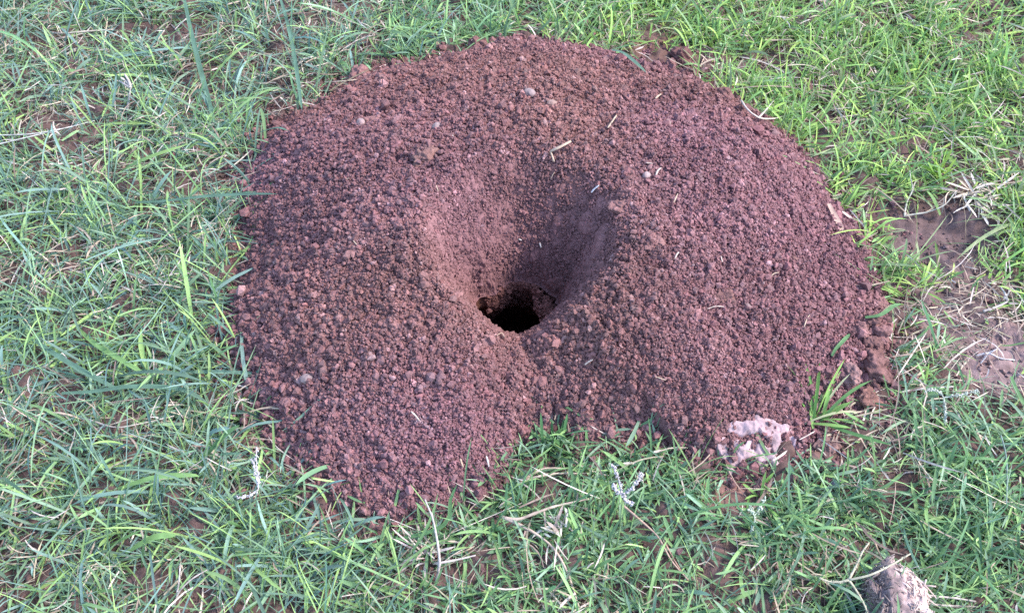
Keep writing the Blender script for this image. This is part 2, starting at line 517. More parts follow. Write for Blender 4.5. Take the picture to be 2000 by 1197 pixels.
cv *= (1+.22*vnoise(gx.ravel()[used], gy.ravel()[used], .006, 96))[:, None]
dust = smooth(.25, .95, cm.ravel()[used]+.25*vnoise(gx.ravel()[used], gy.ravel()[used], .0025, 97))[:, None]
cv = cv*dust+np.array([.21, .118, .118])*(1-dust)
V = np.stack([gx.ravel()[used]-CX, gy.ravel()[used]-CY, gz.ravel()[used]], 1)
tag(obj('pale_crust', mesh_np('pale_crust', V, [inv.reshape(-1, 4)], cv), M_CRUST, mound), 'pale lilac crust of dried soil at the foot of the mound')

# ------------------------------------------------------------------ grass blades
def blades(root, az, el, L, wd, droop, twist, roll, cols, nseg=6, clearance=.0008, clamp=True, fold=.25):
    n = len(root)
    s = np.linspace(0, 1, nseg+1)
    e = el[:, None]-droop[:, None]*s[None]**1.3
    a = az[:, None]+twist[:, None]*s[None]
    step = (L/nseg)[:, None]
    d = np.stack([np.cos(e)*np.cos(a), np.cos(e)*np.sin(a), np.sin(e)], -1)
    P = np.zeros((n, nseg+1, 3)); P[:, 0] = root
    P[:, 1:] = root[:, None]+np.cumsum(.5*(d[:, :-1]+d[:, 1:])*step[..., None], 1)
    if clamp:
        tz = terrain(P[:, 1:, 0], P[:, 1:, 1])+clearance+rng.random((n, 1))*.003
        P[:, 1:, 2] = np.maximum(P[:, 1:, 2], tz)
    side = np.stack([-np.sin(a), np.cos(a), np.zeros_like(a)], -1)
    nrm = np.cross(d, side)
    rl = roll[:, None, None]
    sv = side*np.cos(rl)+nrm*np.sin(rl)
    nv = -side*np.sin(rl)+nrm*np.cos(rl)
    prof = np.clip((.62+.9*s)*np.sqrt(np.clip(1-s**2.4, 0, 1)), .04, 1)
    hw = (.5*wd[:, None]*prof[None])[..., None]
    A = P-sv*hw+nv*hw*fold
    B = P+sv*hw+nv*hw*fold
    V = np.stack([A, P, B], 2)                     # n, seg+1, 3, xyz
    base = (np.arange(n)*(nseg+1)*3)[:, None, None]
    i = np.arange(nseg)[None, :, None]*3
    j = np.arange(2)[None, None, :]
    o = base+i+j
    Q = np.stack([o, o+1, o+4, o+3], -1).reshape(-1, 4)
    # tip a little lighter and yellower, base paler: leaf colour along its length
    g = np.array([1.0, 1.0, 1.0])[None, None]*np.ones((n, nseg+1, 1))
    tip = s[None, :, None]
    colr = cols[:, None, :]*(g*(1+.12*tip))
    colr = np.repeat(colr[:, :, None, :], 3, 2)
    return V.reshape(-1, 3), Q, colr.reshape(-1, 3)

BARE = [(1905, 575, 80, 46, .7), (1850, 640, 70, 34, .65), (1950, 640, 80, 50, .75), (1840, 455, 105, 62, .97), (1965, 695, 105, 62, .97), (1440, 970, 62, 34, .92), (1285, 105, 55, 36, .85), (110, 285, 70, 40, .6),
        (60, 120, 90, 40, .5), (600, 45, 60, 25, .7), (200, 770, 70, 36, .5), (330, 985, 70, 36, .6), (860, 1145, 60, 40, .7), (1530, 115, 50, 34, .7),
        (720, 70, 70, 34, .6), (1590, 885, 60, 36, .85), (1890, 590, 90, 40, .6), (1700, 400, 40, 20, .6), (540, 235, 45, 30, .7), (400, 70, 40, 30, .6),
        (150, 520, 60, 40, .4), (420, 350, 50, 30, .4), (250, 330, 50, 26, .4), (1610, 200, 40, 25, .6), (1360, 135, 40, 30, .8), (640, 1010, 60, 26, .5),
        (1160, 60, 50, 30, .3), (1690, 660, 50, 40, .6), (1790, 740, 50, 30, .5), (1130, 1170, 30, 20, .7), (40, 800, 50, 26, .4), (190, 650, 60, 30, .5)]
def density(x, y):
    px, py = project(x, y)
    d = np.ones_like(px)
    for (qx, qy, rx, ry, a) in BARE:
        e = ((px-qx)/(1.12*rx))**2+((py-qy)/(1.2*ry))**2
        d *= 1-a*(1-smooth(.7, 1.4, e))
    d *= .68+.5*np.clip(vnoise(x, y, .035, 201)*1.2, -.9, .8)+.15*vnoise(x, y, .1, 202)
    d *= 1-.22*(1-smooth(500, 950, px))
    d = np.clip(d, 0.012, 1)
    out = (px < -250) | (px > 2250) | (py < -260) | (py > 1400)
    return np.where(out, d*.25, d)

def sample_lawn(n, dens=True, grow=.002):
    xs = rng.uniform(-.80, .85, n); ys = rng.uniform(-.46, .80, n)
    k = ~inside(xs, ys, grow)
    if dens:
        k |= ~inside(xs, ys, -.011) & (rng.random(n) < .22)
    if dens:
        k &= rng.random(n) < density(xs, ys)
    return xs[k], ys[k]

def pick(pal, n):
    pal = np.array(pal); return pal[rng.integers(0, len(pal), n)]
P_LEFT = [(.17, .275, .17), (.20, .32, .19), (.14, .23, .165), (.24, .38, .17), (.30, .45, .16), (.18, .28, .25), (.23, .34, .24), (.16, .26, .22), (.26, .40, .15)]
P_TOPR = [(.25, .41, .12), (.30, .48, .13), (.20, .35, .12), (.16, .28, .12), (.37, .51, .14), (.27, .40, .20), (.29, .35, .19)]
P_BOT = [(.15, .27, .13), (.18, .32, .15), (.12, .22, .12), (.22, .37, .15), (.28, .43, .17), (.21, .32, .22), (.23, .34, .22)]

def make_lawn(nclust):
    cx, cy = sample_lawn(nclust)
    m = len(cx)
    per = rng.integers(3, 8, m)
    ci = np.repeat(np.arange(m), per); n = len(ci)
    x = cx[ci]+rng.normal(0, .0035, n); y = cy[ci]+rng.normal(0, .0035, n)
    px, py = project(x, y)
    wl = 1-smooth(560, 1000, px)
    wt = smooth(900, 1250, px)*(1-smooth(520, 800, py))
    wb = 1-np.maximum(wl, wt)
    t = rng.random(n)
    ccol = np.where((t < wl)[:, None], pick(P_LEFT, n), np.where((t < wl+wt)[:, None], pick(P_TOPR, n), pick(P_BOT, n)))
    tint = np.exp(rng.normal(0, .13, m))[ci]
    ccol = ccol*tint[:, None]*np.exp(rng.normal(0, .13, n))[:, None]
    L = np.exp(rng.normal(0, .42, n))*(.025*wl+.019*wt+.0185*wb)
    longer = (rng.random(n) < .09*wl+.02)
    L = np.where(longer, L*1.7, L)
    L = np.clip(L, .006, .085)
    wd = np.clip(rng.normal(.00142, .00045, n), .0006, .0028)*(1+.2*wl*longer)
    thin = rng.random(n) < .30+.25*wl
    wd = np.where(thin, wd*.5, wd)
    el = np.radians(np.clip(rng.normal(38, 24, n), 3, 88))
    el = np.where(rng.random(n) < .25, np.radians(rng.uniform(2, 22, n)), el)
    az = (rng.uniform(0, 2*math.pi, m)[ci]+rng.normal(0, 1.1, n))
    # beside the heap the leaves lean away from it
    out = np.arctan2(y-CY, x-CX)
    near = np.exp(-np.maximum(np.hypot(x-CX, y-CY)-Rphi(out), 0)/.018)
    away = (rng.random(n) < .85*near) & (np.cos(az-out) < 0)
    az = np.where(away, out+rng.normal(0, .9, n), az)
    L = L*np.clip(.45+1.4*density(x, y), .5, 1)
    L = L*(1-.35*near*(np.sin(out) < -.2))
    droop = np.abs(rng.normal(.45, .5, n))*np.clip(L/.03, .4, 1.8)
    twist = rng.normal(0, .35, n)
    roll = rng.normal(0, .6, n)
    h0 = rng.uniform(0, .007, m)[ci]*rng.random(n)
    root = np.stack([x, y, terrain(x, y)+h0-.0008], 1)
    return blades(root, az, el, L, wd, droop, twist, roll, ccol)
V, Q, Cc = make_lawn(64000)
tag(obj('lawn_grass', mesh_np('lawn_grass', V, [Q], Cc), M_GRASS), 'green lawn grass of narrow blades growing all round the mound', 'grass', kind='stuff')

def make_thatch(n0):
    x, y = sample_lawn(n0, False, -.002)
    px, py = project(x, y)
    p = .45+.5*vnoise(x, y, .05, 221)+.3*vnoise(x, y, .02, 222)
    for (qx, qy, rx, ry) in [(1830, 640, 130, 60), (1900, 560, 110, 50), (1850, 630, 110, 60), (1930, 600, 70, 50), (1880, 390, 70, 30), (100, 70, 140, 60), (700, 60, 100, 50), (250, 560, 160, 70), (330, 860, 140, 60), (1880, 980, 100, 50), (840, 1070, 60, 30), (360, 500, 80, 40)]:
        p = p+.7*np.exp(-((px-qx)/rx)**2-((py-qy)/ry)**2)
    p = p-.6*np.exp(-((px-1850)/90)**2-((py-460)/45)**2)-.7*np.exp(-((px-1970)/70)**2-((py-690)/45)**2)
    k = rng.random(len(x)) < p
    x, y = x[k], y[k]; n = len(x)
    L = np.clip(np.exp(rng.normal(math.log(.014), .55, n)), .004, .05)
    wd = np.clip(rng.normal(.0008, .0003, n), .0003, .002)
    el = np.radians(np.abs(rng.normal(6, 14, n)))
    az = rng.uniform(0, 2*math.pi, n)
    cols = pick([(.36, .28, .22), (.27, .20, .165), (.45, .38, .31), (.20, .145, .125), (.30, .26, .19), (.52, .44, .40)], n)*np.exp(rng.normal(0, .18, n))[:, None]
    root = np.stack([x, y, terrain(x, y)+.0004+.013*rng.random(n)**2.2], 1)
    return blades(root, az, el, L, wd, np.abs(rng.normal(.3, .4, n)), rng.normal(0, .5, n), rng.normal(0, .7, n), cols, nseg=4)
V, Q, Cc = make_thatch(120000)
tag(obj('dead_grass', mesh_np('dead_grass', V, [Q], Cc), M_DRY), 'pale dry dead grass lying matted among the green blades', 'dead grass', kind='stuff')

# grit: loose soil crumbs lying between the blades, thickest beside the heap
ng = 90000
gx = rng.uniform(-.62, .68, ng); gy = rng.uniform(-.34, .60, ng)
go = np.hypot(gx-CX, gy-CY)-Rphi(np.arctan2(gy-CY, gx-CX))
gk = (go > -.002) & (rng.random(ng) < .3+.45*(1-density(gx, gy))**3+.25*vnoise(gx, gy, .03, 231)+.9*np.exp(-go/.02))
gx, gy = gx[gk], gy[gk]
gr = np.exp(rng.normal(math.log(.00085), .45, len(gx)))
V, Fc, Cc = scatter(np.stack([gx, gy, terrain(gx, gy)+gr*.3], 1), gr, soil_patch_colour(gx, gy)*np.exp(rng.normal(.25, .2, len(gx)))[:, None], ICO1)
tag(obj('soil_grit', mesh_np('soil_grit', V, [Fc], Cc), M_CRUMB), 'loose brown soil grit lying between the grass blades', 'soil grit', kind='stuff')

# ------------------------------------------------------------------ individual things
def spline(pts, n):
    pts = np.asarray(pts, float)
    t = np.concatenate([[0], np.cumsum(np.linalg.norm(np.diff(pts, axis=0), axis=1))]); t /= t[-1]
    pp = np.concatenate([[2*pts[0]-pts[1]], pts, [2*pts[-1]-pts[-2]]])
    s = np.linspace(0, 1, n); out = []
    for u in s:
        i = min(int(np.searchsorted(t, u, 'right'))-1, len(pts)-2); f = (u-t[i])/(t[i+1]-t[i])
        p0, p1, p2, p3 = pp[i], pp[i+1], pp[i+2], pp[i+3]
        out.append(.5*(2*p1+(p2-p0)*f+(2*p0-5*p1+4*p2-p3)*f*f+(3*p1-p0-3*p2+p3)*f**3))
    return np.array(out)

def tube(pts, rads, sides=6, flat=1.0):
    pts = np.asarray(pts); n = len(pts); rads = np.broadcast_to(rads, n)
    T = np.gradient(pts, axis=0); T /= np.linalg.norm(T, axis=1)[:, None]+1e-12
    ref = np.array([0, 0, 1.0]); S = np.cross(T, ref)
    bad = np.linalg.norm(S, axis=1) < .1
    S[bad] = np.cross(T[bad], np.array([1.0, 0, 0])); S /= np.linalg.norm(S, axis=1)[:, None]
    U = np.cross(S, T)
    th = np.linspace(0, 2*math.pi, sides, endpoint=False)
    V = pts[:, None]+(S[:, None]*np.cos(th)[None, :, None]+U[:, None]*np.sin(th)[None, :, None]*flat)*rads[:, None, None]
    idx = np.arange(n*sides).reshape(n, sides); i2 = np.roll(idx, -1, 1)
    Q = np.stack([idx[:-1], i2[:-1], i2[1:], idx[1:]], -1).reshape(-1, 4)
    caps = np.concatenate([np.stack([np.full(sides-2, 0), np.arange(2, sides), np.arange(1, sides-1)], 1),
                           (n-1)*sides+np.stack([np.full(sides-2, 0), np.arange(1, sides-1), np.arange(2, sides)], 1)])
    return V.reshape(-1, 3), Q, caps

def tube_mesh(name, pts, rads, colr, origin, sides=6, flat=1.0, jit=.12):
    V, Q, T = tube(pts, rads, sides, flat)
    c = np.array(colr)[None]*(1+jit*np.repeat(rng.normal(0, 1, len(pts)), sides))[:, None].clip(.5, 1.6)
    return mesh_np(name, V-np.asarray(origin)[None], [Q, T], c)

def pxline(pts, n=18, kink=False):
    p = np.array([hit(*q) for q in pts])
    return p if kink else spline(p, n)

PALE = (.46, .38, .34); STRAW = (.44, .33, .25); REDSTEM = (.42, .24, .17); WHITE = (.55, .50, .49)

# --- dry straw bits lying on the mound
def straw_bit(pts, wid, colr, label, group='straw bits on the mound', name='straw', cat='straw'):
    p = pxline([(x, y, .0048) for x, y in pts], 14)
    rads = wid/2*.62*(1-.35*np.linspace(-1, 1, 14)**4)
    o = obj(name, tube_mesh(name, p, rads, colr, p[0], 6, .6), M_DRY, None, p[0])
    return tag(o, label, cat, group)
straw_bit([(1187, 250), (1196, 237), (1205, 224)], .0022, STRAW, 'short pale straw standing slantwise above the burrow, just below the grey pebble', )
straw_bit([(1280, 193), (1285, 188), (1291, 184)], .0026, STRAW, 'tiny straw chip high on the back slope of the mound')
straw_bit([(1262, 318), (1275, 319.5)], .0014, PALE, 'thin flat straw scrap right of the forked straw, next to a brown pebble')
straw_bit([(1281, 342), (1285, 333), (1291, 328)], .0022, PALE, 'curled pale leaf scrap on the right rim of the crater')
straw_bit([(1155, 376), (1160, 370), (1170, 362)], .0024, (.66, .62, .64), 'whitish straw chip at the top of the crater wall')
straw_bit([(1316, 396), (1321, 384), (1324, 378)], .0014, STRAW, 'thin upright straw on the right shoulder of the mound')
straw_bit([(803, 803), (811, 811), (819, 821)], .0020, PALE, 'slanting straw on the front left slope of the mound')
straw_bit([(899, 895), (902, 905), (905, 912)], .0018, STRAW, 'short upright straw near the front foot of the left lobe')
straw_bit([(950, 890), (953, 902), (955, 912)], .0018, WHITE, 'whitish bent chip near the notch at the mound front')
straw_bit([(503, 799), (530, 797), (566, 799)], .0020, STRAW, 'long flat straw poking from the left foot of the mound')
straw_bit([(1142, 712), (1150, 706), (1158, 702)], .0022, PALE, 'small pale straw chip right below the burrow lip')
straw_bit([(1318, 505), (1322, 497), (1326, 492)], .0016, PALE, 'hooked pale rootlet on the right slope beside the crater')
straw_bit([(1505, 540), (1512, 534), (1521, 532)], .0012, STRAW, 'curved brown rootlet on the right flank of the mound')
straw_bit([(1382, 603), (1398, 598), (1416, 599)], .0011, PALE, 'fine pale rootlet lying across the right slope below the crater')
straw_bit([(1570, 640), (1575, 625), (1581, 615)], .0012, STRAW, 'wavy brown root hair low on the right flank of the mound')
straw_bit([(1706, 672), (1714, 680), (1721, 692)], .0018, PALE, 'pale straw wedged above the biggest clod on the right edge')
straw_bit([(1075, 350), (1080, 341), (1083, 336)], .0009, STRAW, 'fine upright fibre under the forked straw')
straw_bit([(970, 655), (980, 650), (985, 658)], .0009, STRAW, 'tiny fibre standing on the front lip of the hole')
straw_bit([(1013, 467), (1019, 469)], .0018, WHITE, 'white speck of husk on the back wall of the crater')
straw_bit([(1054, 474), (1057, 484)], .0020, WHITE, 'white upright husk flake on the back wall of the crater')
straw_bit([(690, 470), (697, 478)], .0012, STRAW, 'short brown fibre beside the flat clod on the left slope')
straw_bit([(676, 350), (682, 348)], .0010, STRAW, 'small tan fibre on the upper left slope of the mound')
straw_bit([(852, 362), (856, 374)], .0010, STRAW, 'thin reddish fibre left above the crater')
straw_bit([(1408, 500), (1411, 512)], .0012, PALE, 'pale upright rootlet on the middle of the right flank')
straw_bit([(1280, 735), (1300, 742)], .0010, STRAW, 'short fibre low on the front right lobe')
# forked straw
p = pxline([(1075, 296, .0055), (1092, 288, .0065), (1096, 286, .0065), (1115, 276, .007)], 4, True)
fs = tag(empty('forked_straw', p[1]), 'broken forked straw lying across the back of the crater rim', 'straw', 'straw bits on the mound')
obj('stem', tube_mesh('stem', p, [.0011, .0012, .0011, .0009], STRAW, p[1], 6, .7), M_DRY, fs)
p2 = pxline([(1075, 296, .0055), (1079, 306, .0045), (1082, 316, .004)], 6)
obj('branch', tube_mesh('branch', p2, .0007, STRAW, p[1]), M_DRY, fs)
# papery brown leaf at the right edge
def leaf(pts, wid, colr, label, cat, group=None, name='dry_leaf', mat=None, fold=.35, n=12):
    p = pxline(pts, n)
    T = np.gradient(p, axis=0); T /= np.linalg.norm(T, axis=1)[:, None]
    S = np.cross(T, [0, 0, 1.0]); S /= np.linalg.norm(S, axis=1)[:, None]+1e-9
    U = np.cross(S, T)
    s = np.linspace(0, 1, n); hw = (.5*wid*np.clip((.6+.9*s)*np.sqrt(np.clip(1-s**2.6, 0, 1)), .05, 1))[:, None]
    A, B = p-S*hw+U*hw*fold, p+S*hw+U*hw*fold
    V = np.stack([A, p, B], 1).reshape(-1, 3)
    i = np.arange(n-1)[:, None]*3+np.arange(2)[None]
    Q = np.stack([i, i+1, i+4, i+3], -1).reshape(-1, 4)
    c = np.array(colr)[None]*(1+.1*rng.normal(size=(len(V), 1))).clip(.6, 1.4)
    o = obj(name, mesh_np(name, V-p[0], [Q], c), mat or M_DRY, None, p[0])
    return tag(o, label, cat, group)
leaf([(1618, 398, .006), (1628, 418, .005), (1638, 438, .004), (1647, 460, .003)], .0045, (.42, .29, .24), 'tan dry leaf blade lying over the right edge of the mound', 'dry leaf')
leaf([(1645, 414, .005), (1660, 426, .004), (1668, 436, .003)], .003, (.5, .42, .38), 'pale stubby dry leaf just right of the tan leaf blade', 'dry leaf')

# --- pebbles and clods
def stone(px, py, dpx, colr, label, name, cat, group, mat, squash=(1, .85, .7), sink=.35, amp=.35, freq=1.0, tm=None):
    c = hit(px, py)
    mm = np.linalg.norm(c-CAM)/F
    r = dpx*mm/2
    v = lumpy((tm or ICO4)[0], amp, freq, int(px+py), 5)
    if name == 'soil_clod':
        v = lumpy(v, .16, 5.0, int(px), 3)
    v = v*np.array(squash)
    th = rng.uniform(0, 6.28); ct, st = math.cos(th), math.sin(th)
    v = v@np.array([[ct, -st, 0], [st, ct, 0], [0, 0, 1]])*r
    cc = np.array(colr)[None]*(1+.18*vnoise(v[:, 0]+v[:, 2], v[:, 1]-v[:, 2], r*.4, 7))[:, None]
    zc = float(terrain(c[0], c[1]))+r*squash[2]*(1-2*sink)*1.0+(.0016 if inside(c[0], c[1], -.01) else 0)
    o = obj(name, mesh_np(name, v, [(tm or ICO4)[1]], cc), mat, None, (c[0], c[1], zc))
    return tag(o, label, cat, group)
GREY = (.225, .165, .165); MAUVE = (.19, .125, .125)
PEB = 'pebbles in the mound'
for a in [(1034, 189, 24, GREY, 'smooth grey oval pebble on the back slope, the palest and highest of the pebbles'),
          (1078, 208, 20, (.25, .16, .14), 'pointed brown pebble below and right of the grey oval pebble'),
          (853, 253, 22, GREY, 'round grey pebble half buried on the upper left slope, next to a white chip'),
          (1261, 348, 18, (.26, .19, .19), 'round mauve pebble right of the crater beside a pale leaf scrap'),
          (601, 745, 26, GREY, 'upright oval grey pebble low on the left flank of the mound'),
          (1303, 246, 18, MAUVE, 'dark mauve pebble on the back right slope'),
          (706, 246, 20, (.27, .185, .185), 'pale lumpy pebble on the far left shoulder of the mound'),
          (1458, 603, 16, MAUVE, 'small dark pebble on the right flank below the fine rootlet')]:
    stone(*a, 'pebble', 'pebble', PEB, M_PEBBLE, (1, .78, .72), .3, .22, .8)
stone(883, 267, 9, (.5, .45, .45), 'tiny white chip of stone on the upper left slope', 'stone_chip', 'stone chip', PEB, M_PEBBLE, amp=.5, tm=ICO2)
BR = (.165, .088, .084); PK = (.225, .12, .117)
CL = 'soil clods on the mound'; EC = 'soil clods along the mound edge'
for a in [(766, 633, 40, PK, 'rounded pinkish clod alone on the left slope beside the hole'),
          (690, 490, 34, PK, 'flat pinkish clod on the left slope at the height of the crater'),
          (505, 425, 24, PK, 'rounded clod at the far left edge, beside the bluish grass'),
          (829, 312, 48, (.20, .11, .10), 'broad lump of caked soil upper left of the crater'),
          (1212, 405, 36, PK, 'rounded clod on the upper right rim of the crater'),
          (1275, 470, 44, PK, 'big caked clod on the right rim of the crater'),
          (1410, 580, 40, BR, 'broad low clod in the middle of the right flank'),
          (722, 240, 26, PK, 'pale crusty clod on the left shoulder of the mound'),
          (655, 745, 20, BR, 'small round clod right of the oval grey pebble'),
          (685, 900, 26, PK, 'pinkish clod low on the front left lobe'),
          (1100, 800, 24, BR, 'brown clod just above the grassy notch in front'),
          (540, 725, 20, PK, 'small clod left of the oval grey pebble'),
          (1545, 180+330, 22, BR, 'dark round clod on the outer right flank')]:
    stone(*a, 'soil_clod', 'soil clod', CL, M_CLOD, (1, .85, .55), .62, .7, 1.7)
for a in [(1708, 722, 68, BR, 'largest dark soil clod at the right edge of the mound'),
          (1712, 655, 46, PK, 'lumpy round clod right of the others in the chain above the largest clod'),
          (1698, 632, 34, BR, 'dark round clod at the top of the chain on the right edge'),
          (1682, 655, 30, PK, 'clod on the inner side of the right edge chain'),
          (1704, 682, 38, BR, 'clod squeezed directly above the largest edge clod'),
          (1700, 752, 40, BR, 'clod directly below the largest edge clod'),
          (1692, 785, 40, (.2, .105, .09), 'lowest clod of the right edge chain, half in the grass'),
          (1660, 738, 40, (.23, .135, .132), 'pale mauve smooth clod inside the right edge chain, beside the grass tuft'),
          (1718, 602, 36, PK, 'clod at the outer right edge beside an arching grass blade'),
          (1680, 700, 22, BR, 'small clod between the mauve clod and the edge chain'),
          (1590, 322, 34, BR, 'dark clod at the upper right edge under the grass'),
          (1330, 118, 40, (.135, .07, .066), 'dark wedge shaped clod standing in grass behind the mound'),
          (1350, 152, 30, BR, 'brown clod in front of the dark wedge shaped clod'),
          (1312, 133, 26, PK, 'upright pinkish clod left of the dark wedge shaped clod'),
          (1412, 192, 30, BR, 'dark clod on the back right edge'),
          (1450, 222, 26, BR, 'dark clod on the back right edge beside the bleached curled stem'),
          (703, 155, 42, PK, 'reddish clod at the back left edge below the grass'),
          (936, 97, 44, BR, 'dark lumpy clod at the back edge, topmost of all'),
          (790, 128, 26, BR, 'dark clod between the reddish clod and the topmost clod'),
          (745, 1035, 28, PK, 'reddish clod fallen in the grass before the front left lobe'),
          (470, 780, 22, PK, 'little clod under dry stems at the left foot of the mound'),
          (1765, 590-10, 24, BR, 'loose clod lying in the grass past the right edge'),
          (1575, 175, 26, (.19, .11, .1), 'small brown clod in the grass off the back right edge'),
          (1612, 875, 44, (.20, .12, .11), 'low mauve clod right of the pale crust'),
          (1490, 955, 34, PK, 'flat clod on the bare soil below the pale crust')]:
    stone(*a, 'soil_clod', 'soil clod', EC, M_CLOD, (1, .88, .8), .3, .5, 1.5)
stone(1632, 947, 26, (.30, .26, .30), 'grey mauve stone in the grass right below the mound', 'stone', 'stone', None, M_PEBBLE, (1, .8, .8), .3, .3)

# --- seed heads
def scales(axis, n, size, colr, spread=1.0):
    """little husks clustered round an axis; returned as one mesh's arrays"""
    k = rng.integers(0, len(axis), n)
    P = axis[k]+rng.normal(0, size*.75*spread, (n, 3))
    return scatter(P, np.full(n, size)*rng.uniform(.6, 1.3, n), np.array(colr)[None]*rng.uniform(.75, 1.15, (n, 1)), ICO1)
def seed_head(stalk, spikes, label, stalk_col=(.20, .30, .14), spike_col=(.54, .50, .52), size=.00062, nper=60, group='grass seed heads', stalk_r=.0005, spread=1.0):
    ps = pxline(stalk, 18)
    root = tag(empty('seed_head', ps[0]), label, 'seed head', group)
    obj('stalk', tube_mesh('stalk', ps, np.linspace(stalk_r*1.2, stalk_r*.8, 18), stalk_col, ps[0]), M_GRASS, root)
    for sp in spikes:
        pa = pxline(sp, 24)
        V, Q, T = tube(pa, np.linspace(.0004, .0002, 24), 5)
        v2, f2, c2 = scales(pa[4:], nper, size, spike_col, spread)
        c1 = np.empty((len(V), 3)); c1[:] = spike_col
        me = mesh_np('spike', np.concatenate([V, v2])-ps[0], [Q, np.concatenate([T, f2+len(V)])], np.concatenate([c1, c2]))
        obj('spike', me, M_DRY, root)
    return root
seed_head([(1203, 1075, .004), (1212, 1020, .02), (1216, 967, .032)], [
    [(1216, 967, .032), (1209, 938, .038), (1202, 920, .041), (1193, 905, .043)],
    [(1216, 967, .032), (1232, 955, .036), (1246, 940, .039), (1254, 926, .040)],
    [(1216, 967, .032), (1203, 957, .034), (1197, 945, .036)],
    [(1216, 967, .032), (1224, 978, .033), (1235, 983, .033)]], 'pale fluffy seed head with four spikes in front of the mound')
seed_head([(510, 1018, .003), (510, 985, .012), (505, 955, .022)], [
    [(505, 955, .022), (500, 930, .027), (496, 905, .031), (490, 895, .032)],
    [(505, 955, .022), (503, 925, .028), (501, 905, .031), (501, 874, .036)],
    [(505, 955, .022), (490, 965, .022), (478, 969, .021), (464, 971, .02)]], 'whitish seed head on a thin stem left of the front left lobe', nper=34)
seed_head([(1900, 850, .004), (1870, 800, .014), (1843, 776, .02)], [
    [(1843, 776, .02), (1836, 767, .022), (1824, 761, .024), (1806, 765, .024)],
    [(1843, 776, .02), (1846, 795, .018), (1846, 810, .017), (1846, 826, .016)],
    [(1843, 776, .02), (1868, 773, .022), (1890, 768, .023), (1912, 763, .024)]], 'drooping white seed head with long green spike over grass right of the mound', spike_col=(.50, .53, .46))
seed_head([(1467, 1040, .002), (1469, 1020, .008), (1473, 1007, .012)], [
    [(1473, 1007, .012), (1466, 994, .015), (1462, 985, .017)],
    [(1473, 1007, .012), (1474, 1018, .011), (1468, 1036, .008)],
    [(1473, 1007, .012), (1484, 993, .014), (1496, 970, .017)]], 'small greenish seed head below the pale crust', spike_col=(.50, .56, .46), size=.0006, nper=30)
# four-armed bleached seed head at the bottom
ctr = (1658, 1132, .030)
pc_ = hit(*ctr)
sh = tag(empty('seed_head', pc_), 'bleached four armed seed head beside the straw clod at the bottom', 'seed head', 'grass seed heads')
for arm in ([ctr, (1672, 1104, .033), (1684, 1078, .036), (1697, 1060, .036)], [ctr, (1700, 1122, .034), (1740, 1103, .034), (1778, 1081, .032)],
            [ctr, (1640, 1136, .029), (1620, 1135, .028), (1600, 1128, .028)], [ctr, (1672, 1152, .026), (1686, 1176, .024), (1696, 1200, .022)]):
    pa = pxline(arm, 22)
    V, Q, T = tube(pa, np.linspace(.0007, .0004, 22), 6)
    v2, f2, c2 = scales(pa[3:], 40, .00045, (.42, .38, .28), .9)
    c1 = np.empty((len(V), 3)); c1[:] = (.46, .42, .31)
    obj('arm', mesh_np('arm', np.concatenate([V, v2])-pc_, [Q, np.concatenate([T, f2+len(V)])], np.concatenate([c1, c2])), M_DRY, sh)
pa = np.array([pc_, pc_+[.004, .006, -.012], pc_+[.010, .010, -.03]])
obj('stalk', tube_mesh('stalk', spline(pa, 10), .0009, (.5, .46, .36), pc_), M_DRY, sh)

# --- dry stems
def stems(name, cat, label, lines, colr, wid, group=None, mat=None, part='stem'):
    ps = [pxline(l, 20) for l in lines]
    if len(ps) == 1:
        o = obj(name, tube_mesh(name, ps[0], wid/3*np.linspace(1.15, .55, 20)*(1+.12*rng.normal(size=20)), np.array(colr)*.78, ps[0][0]), mat or M_DRY, None, ps[0][0])
        return tag(o, label, cat, group)
    root = tag(empty(name, ps[0][0]), label, cat, group)
    for p_ in ps:
        obj(part, tube_mesh(part, p_, wid/3*np.linspace(1.15, .55, 20)*(1+.12*rng.normal(size=20)), np.array(colr)*.78, ps[0][0]), mat or M_DRY, root)
    return root
DS = 'dry grass stems'
stems('dry_straw', 'dry stem', 'pale forked dry stem in front of the mound, running down to the bottom border', [
    [(978, 1008, .012), (1000, 1017, .012), (1040, 1038, .011), (1075, 1064, .010), (1100, 1100, .008), (1118, 1145, .006), (1135, 1200, .005)],
    [(982, 1010, .012), (1010, 1014, .013), (1045, 1002, .014), (1085, 988, .014), (1150, 974, .010)]], (.60, .46, .38), .0028, DS)
stems('dry_straw', 'dry stem', 'reddish dry stem slanting down right of the fluffy seed head', [
    [(1215, 985, .014), (1250, 1015, .013), (1285, 1048, .012), (1312, 1095, .011), (1345, 1133, .008)]], (.50, .34, .27), .0019, DS)
stems('dry_straw', 'dry stem', 'whitish twin stalk standing up in the grass before the front left lobe', [
    [(851, 1140, .003), (856, 1115, .010), (858, 1090, .018), (847, 1020, .034), (830, 975, .044)],
    [(856, 1118, .010), (858, 1085, .018), (851, 1040, .030), (843, 1000, .038)],
    [(858, 1099, .012), (890, 1093, .012), (929, 1084, .010)]], (.62, .54, .52), .0022, DS)
stems('dry_straw', 'dry stem', 'sheaf of dry stalks lying before the grassy notch', [
    [(1008, 948, .006), (1035, 935, .008), (1060, 929, .009), (1110, 922, .006)],
    [(1020, 936, .006), (1045, 932, .008), (1075, 925, .008), (1150, 924, .004)],
    [(1012, 940, .005), (1032, 930, .007), (1062, 915, .008), (1100, 914, .006)]], (.58, .46, .38), .0024, DS)
stems('dry_straw', 'dry stem', 'bleached curled stem at the back right edge of the mound', [
    [(1448, 197, .010), (1460, 214, .010), (1482, 230, .009), (1510, 232, .008), (1532, 227, .006)],
    [(1482, 230, .009), (1496, 215, .012), (1512, 196, .014)]], (.60, .52, .46), .0022, DS)
